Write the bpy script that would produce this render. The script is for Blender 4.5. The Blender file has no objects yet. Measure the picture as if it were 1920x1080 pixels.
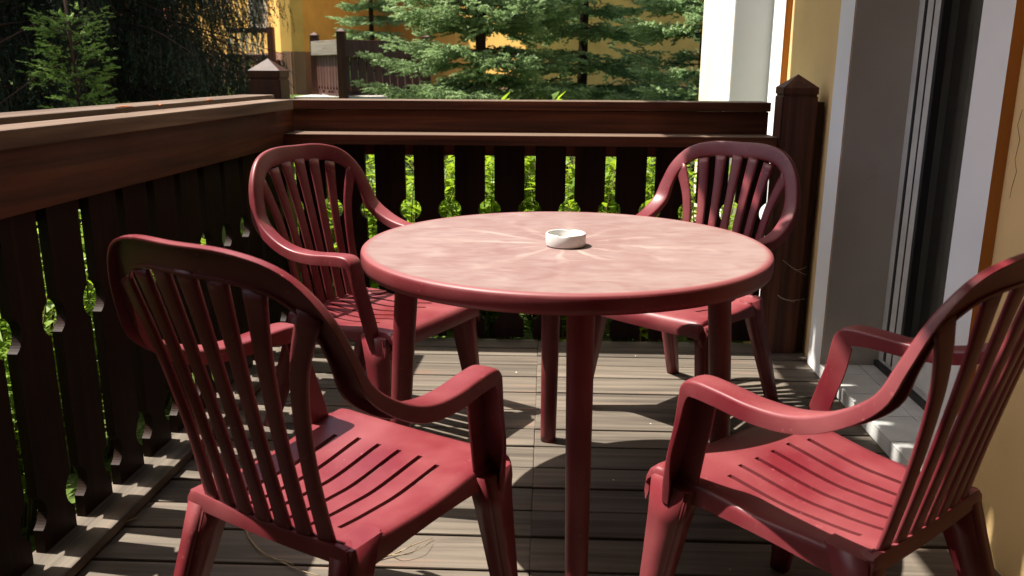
import bpy, bmesh, math, random
import numpy as np
from mathutils import Matrix, Vector

random.seed(7)
R = math.radians
scene = bpy.context.scene
COL = scene.collection

# ---------------------------------------------------------------- camera
CAM_H, FPX = 1.14, 1605.8                      # metres above the deck, focal length in pixels of a 1920 px picture
PITCH, YAW, ROLL = R(14.354), R(-2.281), R(-0.276)
fwd = np.array([math.sin(YAW)*math.cos(PITCH), math.cos(YAW)*math.cos(PITCH), -math.sin(PITCH)])
rgt = np.array([math.cos(YAW), -math.sin(YAW), 0.0])
dwn = np.cross(fwd, rgt)
r2 = math.cos(ROLL)*rgt + math.sin(ROLL)*dwn
d2 = -math.sin(ROLL)*rgt + math.cos(ROLL)*dwn
CM = np.stack([r2, d2, fwd], 1)
cam_data = bpy.data.cameras.new('camera')
cam_data.sensor_width = 36.0
cam_data.lens = FPX/1920*36.0
cam_data.clip_start, cam_data.clip_end = 0.05, 600
cam_data.dof.use_dof = True
cam_data.dof.focus_distance = 2.2
cam_data.dof.aperture_fstop = 7.0
cam = bpy.data.objects.new('camera', cam_data)
COL.objects.link(cam)
u2, b2 = -d2, -fwd
cam.matrix_world = Matrix(((r2[0], u2[0], b2[0], 0), (r2[1], u2[1], b2[1], 0), (r2[2], u2[2], b2[2], CAM_H), (0, 0, 0, 1)))
scene.camera = cam

def at(px, py, Y):
    """world point seen at photo pixel (px, py) on the plane y = Y"""
    r = CM @ np.array([px-960.0, py-540.0, FPX])
    t = Y/r[1]
    return Vector((r[0]*t, Y, CAM_H + r[2]*t))

# ---------------------------------------------------------------- light
SUN_TO = Vector((-0.357, 0.047, 0.72)).normalized()     # from the table's shadow on the deck
elev = math.asin(SUN_TO.z)
world = bpy.data.worlds.new('World')
scene.world = world
world.use_nodes = True
wn = world.node_tree
for n in list(wn.nodes): wn.nodes.remove(n)
sky = wn.nodes.new('ShaderNodeTexSky')
sky.sky_type = 'NISHITA'
sky.sun_disc = False
sky.dust_density = 4.0
sky.ozone_density = 0.6
sky.sun_elevation = elev
sky.sun_rotation = math.atan2(SUN_TO.x, SUN_TO.y)
bg = wn.nodes.new('ShaderNodeBackground')
bg.inputs['Strength'].default_value = 0.098
wo = wn.nodes.new('ShaderNodeOutputWorld')
wn.links.new(sky.outputs[0], bg.inputs['Color'])
wn.links.new(bg.outputs[0], wo.inputs['Surface'])
sun_data = bpy.data.lights.new('sun', 'SUN')
sun_data.energy = 5.0
sun_data.angle = R(0.55)
sun_data.color = (1.0, 0.94, 0.84)
sun = bpy.data.objects.new('sun', sun_data)
sun.rotation_euler = SUN_TO.to_track_quat('Z', 'Y').to_euler()
sun.location = (-6, 1, 12)
COL.objects.link(sun)
scene.view_settings.view_transform = 'Standard'
scene.view_settings.look = 'None'
scene.view_settings.gamma = 1.0
scene.view_settings.exposure = 1.3

# ---------------------------------------------------------------- helpers
def tag(o, label=None, cat=None, group=None, kind=None):
    if label: o['label'] = label
    if cat: o['category'] = cat
    if group: o['group'] = group
    if kind: o['kind'] = kind
    return o

def empty(name, loc=(0, 0, 0), rz=0.0):
    o = bpy.data.objects.new(name, None)
    o.empty_display_size = 0.1
    o.location = loc
    o.rotation_euler = (0, 0, rz)
    COL.objects.link(o)
    return o

def link(name, me, parent=None, loc=None, rz=None):
    o = bpy.data.objects.new(name, me)
    COL.objects.link(o)
    if parent: o.parent = parent
    if loc is not None: o.location = loc
    if rz is not None: o.rotation_euler = (0, 0, rz)
    return o

def mesh(name, verts, faces, mat=None, smooth=False):
    me = bpy.data.meshes.new(name)
    me.from_pydata([tuple(v) for v in verts], [], [tuple(f) for f in faces])
    if mat:
        for m in (mat if isinstance(mat, (list, tuple)) else [mat]): me.materials.append(m)
    if smooth: me.polygons.foreach_set('use_smooth', [True]*len(me.polygons))
    me.update()
    return me

def fix_normals(me):
    bm = bmesh.new(); bm.from_mesh(me)
    bmesh.ops.recalc_face_normals(bm, faces=bm.faces[:])
    bm.to_mesh(me); bm.free()
    return me

def tri_mesh(name, V, mat, attr=None):
    """V: (n,3,3) loose triangles, attr: per-triangle float"""
    n = len(V)
    me = bpy.data.meshes.new(name)
    me.vertices.add(n*3); me.loops.add(n*3); me.polygons.add(n)
    me.vertices.foreach_set('co', np.ascontiguousarray(V, dtype=np.float32).ravel())
    me.loops.foreach_set('vertex_index', np.arange(n*3, dtype=np.int32))
    me.polygons.foreach_set('loop_start', np.arange(0, n*3, 3, dtype=np.int32))
    if attr is not None:
        a = me.attributes.new('tone', 'FLOAT', 'FACE')
        a.data.foreach_set('value', np.ascontiguousarray(attr, dtype=np.float32))
    me.materials.append(mat)
    me.update(calc_edges=True)
    return me

def box_vf(x0, x1, y0, y1, z0, z1):
    v = [(x0, y0, z0), (x1, y0, z0), (x1, y1, z0), (x0, y1, z0), (x0, y0, z1), (x1, y0, z1), (x1, y1, z1), (x0, y1, z1)]
    f = [(3, 2, 1, 0), (4, 5, 6, 7), (0, 1, 5, 4), (1, 2, 6, 5), (2, 3, 7, 6), (3, 0, 4, 7)]
    return v, f

def bevel_box(name, x0, x1, y0, y1, z0, z1, mat, b=0.004, seg=2):
    v, f = box_vf(x0, x1, y0, y1, z0, z1)
    me = mesh(name, v, f, mat)
    if b > 0:
        bm = bmesh.new(); bm.from_mesh(me)
        bmesh.ops.bevel(bm, geom=bm.edges[:], offset=b, segments=seg, affect='EDGES', profile=0.6)
        bm.to_mesh(me); bm.free()
    return me

def join_vf(parts):
    V, F = [], []
    for v, f in parts:
        o = len(V); V += [tuple(p) for p in v]; F += [tuple(i+o for i in q) for q in f]
    return V, F

def catmull(P, n):
    P = [np.array(p, float) for p in P]
    P = [2*P[0]-P[1]] + P + [2*P[-1]-P[-2]]
    out = []
    for i in range(1, len(P)-2):
        for k in range(n):
            t = k/n
            a, b, c, d = P[i-1], P[i], P[i+1], P[i+2]
            out.append(0.5*((2*b)+(-a+c)*t+(2*a-5*b+4*c-d)*t*t+(-a+3*b-3*c+d)*t**3))
    out.append(P[-2])
    return np.array(out)

def sweep(S, n=4, m=14, e=3.2, cap=True):
    """S: rows (px,py,pz, wx,wy,wz, a, b): a swept rounded section, wide half-size a along w, thin half-size b"""
    Q = catmull(S, n) if n > 1 else np.array(S, float)
    pos = Q[:, :3]
    T = np.gradient(pos, axis=0)
    V, F = [], []
    for i in range(len(Q)):
        t = T[i]/np.linalg.norm(T[i])
        w = Q[i, 3:6]; w = w - t*np.dot(w, t); w /= np.linalg.norm(w)
        h = np.cross(t, w)
        for k in range(m):
            an = 2*math.pi*k/m
            c, s = math.cos(an), math.sin(an)
            V.append(pos[i] + w*Q[i, 6]*math.copysign(abs(c)**(2/e), c) + h*Q[i, 7]*math.copysign(abs(s)**(2/e), s))
    for i in range(len(Q)-1):
        for k in range(m):
            F.append((i*m+k, i*m+(k+1) % m, (i+1)*m+(k+1) % m, (i+1)*m+k))
    if cap:
        F.append(tuple(range(m-1, -1, -1)))
        F.append(tuple((len(Q)-1)*m+k for k in range(m)))
    return V, F

def lathe(prof, n=64):
    V, F = [], []
    for r, z in prof:
        for k in range(n):
            a = 2*math.pi*k/n
            V.append((r*math.cos(a), r*math.sin(a), z))
    for i in range(len(prof)-1):
        for k in range(n):
            F.append((i*n+k, i*n+(k+1) % n, (i+1)*n+(k+1) % n, (i+1)*n+k))
    return V, F

def tube(pts, radii, m=6):
    pts = [np.array(p, float) for p in pts]
    V, F = [], []
    for i, p in enumerate(pts):
        t = pts[min(i+1, len(pts)-1)] - pts[max(i-1, 0)]
        t /= np.linalg.norm(t)+1e-9
        a = np.cross(t, [0, 0, 1.0] if abs(t[2]) < 0.9 else [1.0, 0, 0]); a /= np.linalg.norm(a)
        b = np.cross(t, a)
        for k in range(m):
            an = 2*math.pi*k/m
            V.append(p + radii[i]*(a*math.cos(an)+b*math.sin(an)))
    for i in range(len(pts)-1):
        for k in range(m):
            F.append((i*m+k, i*m+(k+1) % m, (i+1)*m+(k+1) % m, (i+1)*m+k))
    F.append(tuple(range(m-1, -1, -1))); F.append(tuple((len(pts)-1)*m+k for k in range(m)))
    return V, F

# ---------------------------------------------------------------- materials
def new_mat(name):
    m = bpy.data.materials.new(name); m.use_nodes = True
    nt = m.node_tree
    return m, nt, nt.nodes['Principled BSDF']

def N(nt, typ, **kw):
    n = nt.nodes.new(typ)
    for k, v in kw.items():
        if hasattr(n, k): setattr(n, k, v)
        else: n.inputs[k].default_value = v
    return n

def ramp(nt, stops):
    r = nt.nodes.new('ShaderNodeValToRGB')
    el = r.color_ramp.elements
    while len(el) < len(stops): el.new(0.5)
    for e, (p, c) in zip(el, stops):
        e.position = p; e.color = (c[0], c[1], c[2], 1) if len(c) == 3 else c
    return r

def mixc(nt, fac, a, b, blend='MIX'):
    n = nt.nodes.new('ShaderNodeMix'); n.data_type = 'RGBA'; n.blend_type = blend
    L = nt.links
    for sock, v in ((n.inputs[0], fac), (n.inputs[6], a), (n.inputs[7], b)):
        if isinstance(v, (int, float)): sock.default_value = v
        elif isinstance(v, tuple): sock.default_value = (*v, 1) if len(v) == 3 else v
        else: L.new(v, sock)
    return n.outputs[2]

def bump(nt, height, strength, dist=0.002):
    b = nt.nodes.new('ShaderNodeBump'); b.inputs['Strength'].default_value = strength; b.inputs['Distance'].default_value = dist
    nt.links.new(height, b.inputs['Height'])
    return b.outputs[0]

def wood(name, dark, mid, light, axis=0, rough=0.6, worn=None, bump_s=0.35, spec=0.3, worn_lo=0.55):
    """stained timber, grain along the object's own axis; object-random shade per piece"""
    m, nt, p = new_mat(name); L = nt.links
    tc = N(nt, 'ShaderNodeTexCoord'); oi = N(nt, 'ShaderNodeObjectInfo')
    mp = N(nt, 'ShaderNodeMapping'); sc = [38, 38, 38]; sc[axis] = 1.6
    mp.inputs['Scale'].default_value = sc
    off = N(nt, 'ShaderNodeVectorMath', operation='SCALE'); off.inputs[0].default_value = (13.1, 7.7, 21.3)
    L.new(oi.outputs['Random'], off.inputs['Scale'])
    ad = N(nt, 'ShaderNodeVectorMath', operation='ADD')
    L.new(tc.outputs['Object'], ad.inputs[0]); L.new(off.outputs[0], ad.inputs[1])
    L.new(ad.outputs[0], mp.inputs['Vector'])
    g = N(nt, 'ShaderNodeTexNoise'); g.inputs['Scale'].default_value = 1.0; g.inputs['Detail'].default_value = 6; g.inputs['Distortion'].default_value = 0.6
    L.new(mp.outputs[0], g.inputs['Vector'])
    r = ramp(nt, [(0.28, dark), (0.5, mid), (0.75, light)])
    L.new(g.outputs[0], r.inputs[0])
    col = r.outputs[0]
    big = N(nt, 'ShaderNodeTexNoise'); big.inputs['Scale'].default_value = 5.0; big.inputs['Detail'].default_value = 5
    L.new(ad.outputs[0], big.inputs['Vector'])
    if worn:
        wr = ramp(nt, [(worn_lo, (0, 0, 0)), (worn_lo+0.18, (1, 1, 1))])
        mx = N(nt, 'ShaderNodeMath', operation='MULTIPLY_ADD'); mx.inputs[1].default_value = 0.55; 
        L.new(g.outputs[0], mx.inputs[0]); 
        h = N(nt, 'ShaderNodeMath', operation='MULTIPLY'); h.inputs[1].default_value = 0.5
        L.new(big.outputs[0], h.inputs[0]); L.new(h.outputs[0], mx.inputs[2])
        L.new(mx.outputs[0], wr.inputs[0])
        col = mixc(nt, wr.outputs[0], col, worn)
    vr = N(nt, 'ShaderNodeMapRange'); vr.inputs['To Min'].default_value = 0.78; vr.inputs['To Max'].default_value = 1.2
    L.new(oi.outputs['Random'], vr.inputs['Value'])
    hs = N(nt, 'ShaderNodeHueSaturation'); L.new(vr.outputs[0], hs.inputs['Value']); L.new(col, hs.inputs['Color'])
    L.new(hs.outputs[0], p.inputs['Base Color'])
    rr = N(nt, 'ShaderNodeMapRange'); rr.inputs['To Min'].default_value = rough-0.12; rr.inputs['To Max'].default_value = rough+0.15
    L.new(big.outputs[0], rr.inputs['Value']); L.new(rr.outputs[0], p.inputs['Roughness'])
    p.inputs['Specular IOR Level'].default_value = spec
    L.new(bump(nt, g.outputs[0], bump_s, 0.0015), p.inputs['Normal'])
    return m

M = {}
M['picket'] = wood('dark_stained_picket', (.008, .003, .002), (.014, .005, .003), (.026, .0095, .006), axis=2, rough=.6, spec=.15)
M['rail'] = wood('red_brown_stained_rail', (.035, .01, .005), (.085, .025, .011), (.16, .05, .022), axis=0, rough=.5, bump_s=.5)
M['cap'] = wood('weathered_rail_cap', (.065, .038, .026), (.115, .074, .05), (.18, .125, .09), axis=0, rough=.65, worn=(.2, .155, .12), worn_lo=.58)
M['post'] = wood('dark_stained_post', (.02, .007, .004), (.036, .012, .007), (.06, .022, .013), axis=2, rough=.55, worn=(.13, .09, .065), worn_lo=.62)
M['end_post'] = wood('red_brown_end_post', (.03, .01, .006), (.07, .024, .014), (.13, .045, .025), axis=2, rough=.5)
M['deck'] = wood('weathered_deck_board', (.056, .045, .035), (.105, .085, .066), (.155, .128, .1), axis=0, rough=.7, worn=(.17, .09, .06), bump_s=.5, worn_lo=.6)
M['far_wood'] = wood('far_stained_timber', (.035, .012, .009), (.06, .02, .013), (.1, .04, .024), axis=2, rough=.6)
M['far_cap'] = wood('far_grey_timber', (.1, .085, .065), (.16, .14, .11), (.22, .19, .15), axis=0, rough=.7)

def plastic(name, base, chalk, amt, rough, scuff=0.0, scale=6.0):
    m, nt, p = new_mat(name); L = nt.links
    tc = N(nt, 'ShaderNodeTexCoord'); oi = N(nt, 'ShaderNodeObjectInfo')
    n1 = N(nt, 'ShaderNodeTexNoise'); n1.inputs['Scale'].default_value = scale; n1.inputs['Detail'].default_value = 7
    n2 = N(nt, 'ShaderNodeTexNoise'); n2.inputs['Scale'].default_value = 60; n2.inputs['Detail'].default_value = 4
    L.new(tc.outputs['Object'], n1.inputs['Vector']); L.new(tc.outputs['Object'], n2.inputs['Vector'])
    r = ramp(nt, [(.38, (0, 0, 0)), (.75, (1, 1, 1))]); L.new(n1.outputs[0], r.inputs[0])
    f = N(nt, 'ShaderNodeMath', operation='MULTIPLY'); f.inputs[1].default_value = amt; L.new(r.outputs[0], f.inputs[0])
    col = mixc(nt, f.outputs[0], base, chalk)
    # scratches
    mp = N(nt, 'ShaderNodeMapping'); mp.inputs['Scale'].default_value = (40, 300, 40); mp.inputs['Rotation'].default_value = (.3, .7, .5)
    L.new(tc.outputs['Object'], mp.inputs['Vector'])
    n3 = N(nt, 'ShaderNodeTexNoise'); n3.inputs['Scale'].default_value = 1; n3.inputs['Detail'].default_value = 2; L.new(mp.outputs[0], n3.inputs['Vector'])
    sr = ramp(nt, [(.7, (0, 0, 0)), (.76, (1, 1, 1))]); L.new(n3.outputs[0], sr.inputs[0])
    s2 = N(nt, 'ShaderNodeMath', operation='MULTIPLY'); s2.inputs[1].default_value = .25+scuff; L.new(sr.outputs[0], s2.inputs[0])
    col = mixc(nt, s2.outputs[0], col, chalk)
    # dust specks and dried drops
    n4 = N(nt, 'ShaderNodeTexVoronoi'); n4.inputs['Scale'].default_value = 55; L.new(tc.outputs['Object'], n4.inputs['Vector'])
    dr = ramp(nt, [(.10, (.7, .7, .7)), (.17, (0, 0, 0))]); L.new(n4.outputs['Distance'], dr.inputs[0])
    n5 = N(nt, 'ShaderNodeTexNoise'); n5.inputs['Scale'].default_value = 11; L.new(tc.outputs['Object'], n5.inputs['Vector'])
    dk = ramp(nt, [(.52, (0, 0, 0)), (.62, (1, 1, 1))]); L.new(n5.outputs[0], dk.inputs[0])
    dm = N(nt, 'ShaderNodeMath', operation='MULTIPLY'); L.new(dr.outputs[0], dm.inputs[0]); L.new(dk.outputs[0], dm.inputs[1])
    col = mixc(nt, dm.outputs[0], col, chalk)
    L.new(col, p.inputs['Base Color'])
    rr = N(nt, 'ShaderNodeMapRange'); rr.inputs['To Min'].default_value = rough-.1; rr.inputs['To Max'].default_value = rough+.18
    L.new(n1.outputs[0], rr.inputs['Value']); L.new(rr.outputs[0], p.inputs['Roughness'])
    p.inputs['Specular IOR Level'].default_value = .4
    L.new(bump(nt, n2.outputs[0], .05, .001), p.inputs['Normal'])
    return m
M['chair'] = plastic('wine_red_plastic', (.122, .0105, .0165), (.28, .082, .085), .62, .36, .15, 5.0)
M['table'] = plastic('wine_red_table_plastic', (.12, .014, .019), (.24, .07, .068), .5, .4)

def table_top_mat():
    m, nt, p = new_mat('faded_table_top'); L = nt.links
    tc = N(nt, 'ShaderNodeTexCoord')
    sep = N(nt, 'ShaderNodeSeparateXYZ'); L.new(tc.outputs['Object'], sep.inputs[0])
    ang = N(nt, 'ShaderNodeMath', operation='ARCTAN2'); L.new(sep.outputs[1], ang.inputs[0]); L.new(sep.outputs[0], ang.inputs[1])
    ln = N(nt, 'ShaderNodeVectorMath', operation='LENGTH')
    flat = N(nt, 'ShaderNodeCombineXYZ'); L.new(sep.outputs[0], flat.inputs[0]); L.new(sep.outputs[1], flat.inputs[1])
    L.new(flat.outputs[0], ln.inputs[0])
    # soft blotchy fading
    n1 = N(nt, 'ShaderNodeTexNoise'); n1.inputs['Scale'].default_value = 7; n1.inputs['Detail'].default_value = 8; n1.inputs['Distortion'].default_value = .8
    L.new(flat.outputs[0], n1.inputs['Vector'])
    # wiped streaks, elongated in one direction
    mp = N(nt, 'ShaderNodeMapping'); mp.inputs['Scale'].default_value = (9, 19, 1); mp.inputs['Rotation'].default_value = (0, 0, .3)
    L.new(flat.outputs[0], mp.inputs['Vector'])
    n2 = N(nt, 'ShaderNodeTexNoise'); n2.inputs['Scale'].default_value = 1; n2.inputs['Detail'].default_value = 6; n2.inputs['Distortion'].default_value = 1.6
    L.new(mp.outputs[0], n2.inputs['Vector'])
    # radial rays moulded in the plastic: pale crests
    wob = N(nt, 'ShaderNodeMath', operation='MULTIPLY_ADD'); wob.inputs[1].default_value = .5; L.new(n1.outputs[0], wob.inputs[0]); L.new(ang.outputs[0], wob.inputs[2])
    ml = N(nt, 'ShaderNodeMath', operation='MULTIPLY'); ml.inputs[1].default_value = 12; L.new(wob.outputs[0], ml.inputs[0])
    sn = N(nt, 'ShaderNodeMath', operation='SINE'); L.new(ml.outputs[0], sn.inputs[0])
    ry = ramp(nt, [(.8, (0, 0, 0)), (1, (.75, .75, .75))])
    s01 = N(nt, 'ShaderNodeMapRange'); s01.inputs['From Min'].default_value = -1; L.new(sn.outputs[0], s01.inputs['Value']); L.new(s01.outputs[0], ry.inputs[0])
    fall = ramp(nt, [(.05, (0, 0, 0)), (.1, (1, 1, 1)), (.2, (.7, .7, .7)), (.4, (.05, .05, .05))]); L.new(ln.outputs['Value'], fall.inputs[0])
    rayf = N(nt, 'ShaderNodeMath', operation='MULTIPLY'); L.new(ry.outputs[0], rayf.inputs[0]); L.new(fall.outputs[0], rayf.inputs[1])
    rayg = N(nt, 'ShaderNodeMath', operation='MULTIPLY'); L.new(rayf.outputs[0], rayg.inputs[0]); L.new(n1.outputs[0], rayg.inputs[1])
    base = ramp(nt, [(.3, (.165, .085, .08)), (.5, (.205, .132, .122)), (.7, (.245, .178, .165))])
    avg = N(nt, 'ShaderNodeMath', operation='MULTIPLY_ADD'); avg.inputs[1].default_value = .45
    hlf = N(nt, 'ShaderNodeMath', operation='MULTIPLY'); hlf.inputs[1].default_value = .55
    L.new(n2.outputs[0], hlf.inputs[0]); L.new(n1.outputs[0], avg.inputs[0]); L.new(hlf.outputs[0], avg.inputs[2])
    L.new(avg.outputs[0], base.inputs[0])
    rk = ramp(nt, [(.35, (.15, .15, .15)), (.65, (1, 1, 1))]); L.new(n1.outputs[0], rk.inputs[0])
    rayh = N(nt, 'ShaderNodeMath', operation='MULTIPLY'); L.new(rayg.outputs[0], rayh.inputs[0]); L.new(rk.outputs[0], rayh.inputs[1])
    col = mixc(nt, rayh.outputs[0], base.outputs[0], (.5, .39, .34))
    # fine pale scratches
    mp3 = N(nt, 'ShaderNodeMapping'); mp3.inputs['Scale'].default_value = (6, 130, 1); mp3.inputs['Rotation'].default_value = (0, 0, -.35)
    L.new(flat.outputs[0], mp3.inputs['Vector'])
    n3 = N(nt, 'ShaderNodeTexNoise'); n3.inputs['Scale'].default_value = 1; n3.inputs['Detail'].default_value = 3; L.new(mp3.outputs[0], n3.inputs['Vector'])
    sc = ramp(nt, [(.66, (0, 0, 0)), (.74, (.55, .55, .55))]); L.new(n3.outputs[0], sc.inputs[0])
    col = mixc(nt, sc.outputs[0], col, (.42, .31, .27))
    # rim stays redder
    rim = ramp(nt, [(.478, (0, 0, 0)), (.492, (1, 1, 1))]); L.new(ln.outputs['Value'], rim.inputs[0])
    col = mixc(nt, rim.outputs[0], col, (.2, .055, .058))
    L.new(col, p.inputs['Base Color'])
    p.inputs['Roughness'].default_value = .5
    p.inputs['Specular IOR Level'].default_value = .4
    hsum = N(nt, 'ShaderNodeMath', operation='ADD'); L.new(n2.outputs[0], hsum.inputs[0]); L.new(rayf.outputs[0], hsum.inputs[1])
    L.new(bump(nt, hsum.outputs[0], .12, .0015), p.inputs['Normal'])
    return m
M['table_top'] = table_top_mat()

def stucco(name, c, rough=.85, grain=180, var=.12, dirt=None, bs=.35):
    m, nt, p = new_mat(name); L = nt.links
    tc = N(nt, 'ShaderNodeTexCoord')
    n1 = N(nt, 'ShaderNodeTexNoise'); n1.inputs['Scale'].default_value = 2.2; n1.inputs['Detail'].default_value = 8
    n2 = N(nt, 'ShaderNodeTexNoise'); n2.inputs['Scale'].default_value = grain; n2.inputs['Detail'].default_value = 4
    L.new(tc.outputs['Object'], n1.inputs['Vector']); L.new(tc.outputs['Object'], n2.inputs['Vector'])
    lo = tuple(x*(1-var) for x in c); hi = tuple(min(1, x*(1+var)) for x in c)
    r = ramp(nt, [(.3, lo), (.7, hi)]); L.new(n1.outputs[0], r.inputs[0])
    col = r.outputs[0]
    if dirt:
        n4 = N(nt, 'ShaderNodeTexNoise'); n4.inputs['Scale'].default_value = 9; n4.inputs['Detail'].default_value = 10; n4.inputs['Roughness'].default_value = .7
        L.new(tc.outputs['Object'], n4.inputs['Vector'])
        dr = ramp(nt, [(.6, (0, 0, 0)), (.78, (.5, .5, .5))]); L.new(n4.outputs[0], dr.inputs[0])
        col = mixc(nt, dr.outputs[0], col, dirt)
    L.new(col, p.inputs['Base Color'])
    p.inputs['Roughness'].default_value = rough
    p.inputs['Specular IOR Level'].default_value = .2
    L.new(bump(nt, n2.outputs[0], bs, .002), p.inputs['Normal'])
    return m
M['yellow'] = stucco('yellow_render', (.78, .54, .25), dirt=(.68, .48, .24))
M['sunlit_yellow'] = stucco('sunlit_yellow_render', (.82, .72, .52))  # yellow render made paler: strong sunlight put into the colour
M['ochre'] = stucco('ochre_edge_paint', (.5, .21, .05))
M['white'] = stucco('white_trim_paint', (.82, .82, .82), dirt=(.66, .65, .62), var=.05, bs=.15)
M['reveal'] = stucco('grey_reveal_render', (.5, .46, .41), dirt=(.34, .31, .26))
M['slab'] = stucco('pale_soffit', (.45, .4, .33))
M['far_yellow'] = stucco('far_yellow_render', (.66, .38, .10))
M['far_pale'] = stucco('far_pale_render', (.72, .66, .55))
M['plinth'] = stucco('brown_plinth', (.22, .12, .075))
M['red_roof'] = stucco('red_tile_roof', (.3, .07, .04))
M['paving'] = stucco('pale_paving', (.45, .42, .37))

def simple(name, c, rough=.5, spec=.5, metallic=0):
    m, nt, p = new_mat(name); L = nt.links
    tc = N(nt, 'ShaderNodeTexCoord'); n1 = N(nt, 'ShaderNodeTexNoise'); n1.inputs['Scale'].default_value = 14; n1.inputs['Detail'].default_value = 6
    L.new(tc.outputs['Object'], n1.inputs['Vector'])
    r = ramp(nt, [(.3, tuple(x*.88 for x in c)), (.7, tuple(min(1, x*1.08) for x in c))]); L.new(n1.outputs[0], r.inputs[0])
    L.new(r.outputs[0], p.inputs['Base Color'])
    p.inputs['Roughness'].default_value = rough; p.inputs['Specular IOR Level'].default_value = spec; p.inputs['Metallic'].default_value = metallic
    return m
M['pvc'] = simple('white_door_plastic', (.62, .61, .58), .35)
M['gasket'] = simple('black_gasket', (.02, .02, .02), .6)
M['ceramic'] = simple('white_ceramic', (.6, .59, .57), .25)
M['ash_inside'] = simple('ash_marked_ceramic', (.6, .59, .56), .3)
M['tile'] = simple('white_glazed_tile', (.62, .62, .6), .25)
M['grout'] = simple('grey_grout', (.25, .24, .22), .9)
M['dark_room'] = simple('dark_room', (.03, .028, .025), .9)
M['curtain'] = simple('brown_grey_curtain', (.5, .43, .37), .9)
M['twig'] = simple('dry_twig', (.3, .22, .13), .8, .2)
M['dead_leaf'] = simple('rust_brown_leaf', (.35, .11, .03), .7, .2)
M['web'] = simple('spider_silk', (.7, .7, .68), .5)
M['bark'] = stucco('spruce_bark', (.04, .022, .015), grain=40, var=.4, bs=.9)
M['stem'] = simple('shrub_stem', (.12, .09, .04), .8, .2)

def glass_mat():
    m, nt, p = new_mat('door_glass'); L = nt.links
    p.inputs['Base Color'].default_value = (.02, .022, .022, 1)
    p.inputs['Roughness'].default_value = .04
    tr = N(nt, 'ShaderNodeBsdfTransparent'); tr.inputs[0].default_value = (.9, .92, .9, 1)
    mx = N(nt, 'ShaderNodeMixShader'); mx.inputs[0].default_value = .3
    L.new(tr.outputs[0], mx.inputs[1]); L.new(p.outputs[0], mx.inputs[2])
    L.new(mx.outputs[0], nt.nodes['Material Output'].inputs['Surface'])
    return m
M['glass'] = glass_mat()

def leaf_mat(name, dark, mid, light, trans=.45, rough=.5, tcol=None):
    m, nt, p = new_mat(name); L = nt.links
    at_ = N(nt, 'ShaderNodeAttribute'); at_.attribute_name = 'tone'
    r = ramp(nt, [(0, dark), (.5, mid), (1, light)]); L.new(at_.outputs['Fac'], r.inputs[0])
    L.new(r.outputs[0], p.inputs['Base Color'])
    p.inputs['Roughness'].default_value = rough; p.inputs['Specular IOR Level'].default_value = .3
    if trans > 0:
        t = N(nt, 'ShaderNodeBsdfTranslucent')
        if tcol:
            L.new(mixc(nt, .6, r.outputs[0], tcol), t.inputs[0])
        else: L.new(r.outputs[0], t.inputs[0])
        mx = N(nt, 'ShaderNodeMixShader'); mx.inputs[0].default_value = trans
        L.new(p.outputs[0], mx.inputs[1]); L.new(t.outputs[0], mx.inputs[2])
        L.new(mx.outputs[0], nt.nodes['Material Output'].inputs['Surface'])
    return m
M['blue_needles'] = leaf_mat('blue_spruce_needles', (.12, .19, .085), (.26, .38, .165), (.38, .5, .24), .42)
M['dark_needles'] = leaf_mat('norway_spruce_needles', (.008, .018, .008), (.015, .03, .012), (.028, .05, .018), .12)
M['young_needles'] = leaf_mat('young_spruce_needles', (.08, .15, .035), (.14, .235, .05), (.2, .31, .075), .3)
M['leaf'] = leaf_mat('shrub_leaves', (.08, .16, .012), (.15, .25, .018), (.23, .34, .03), .5, .4, (.42, .58, .03))
M['gold_leaf'] = leaf_mat('golden_shrub_leaves', (.16, .22, .02), (.24, .3, .03), (.32, .38, .05), .45, .5, (.4, .45, .05))
M['far_leaf'] = leaf_mat('far_tree_leaves', (.02, .045, .012), (.04, .075, .02), (.07, .12, .03), .2)

def ground_mat():
    m, nt, p = new_mat('lawn'); L = nt.links
    tc = N(nt, 'ShaderNodeTexCoord')
    n1 = N(nt, 'ShaderNodeTexNoise'); n1.inputs['Scale'].default_value = .8; n1.inputs['Detail'].default_value = 6
    n2 = N(nt, 'ShaderNodeTexNoise'); n2.inputs['Scale'].default_value = 45; n2.inputs['Detail'].default_value = 6
    L.new(tc.outputs['Object'], n1.inputs['Vector']); L.new(tc.outputs['Object'], n2.inputs['Vector'])
    r1 = ramp(nt, [(.3, (.06, .1, .02)), (.55, (.1, .15, .03)), (.75, (.15, .16, .06))]); L.new(n1.outputs[0], r1.inputs[0])
    r2_ = ramp(nt, [(.35, (.35, .35, .35)), (.7, (1, 1, 1))]); L.new(n2.outputs[0], r2_.inputs[0])
    L.new(mixc(nt, 1.0, r1.outputs[0], r2_.outputs[0], 'MULTIPLY'), p.inputs['Base Color'])
    p.inputs['Roughness'].default_value = .9; p.inputs['Specular IOR Level'].default_value = .1
    L.new(bump(nt, n2.outputs[0], .8, .02), p.inputs['Normal'])
    return m
M['lawn'] = ground_mat()

# ================================================================ GROUND
def gz(x, y):
    """lawn height: a little below the deck, rising towards the neighbouring house"""
    t = min(max((y-4.5)/12.0, 0), 1); t = t*t*(3-2*t)
    return -0.32 + 0.82*t

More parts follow.
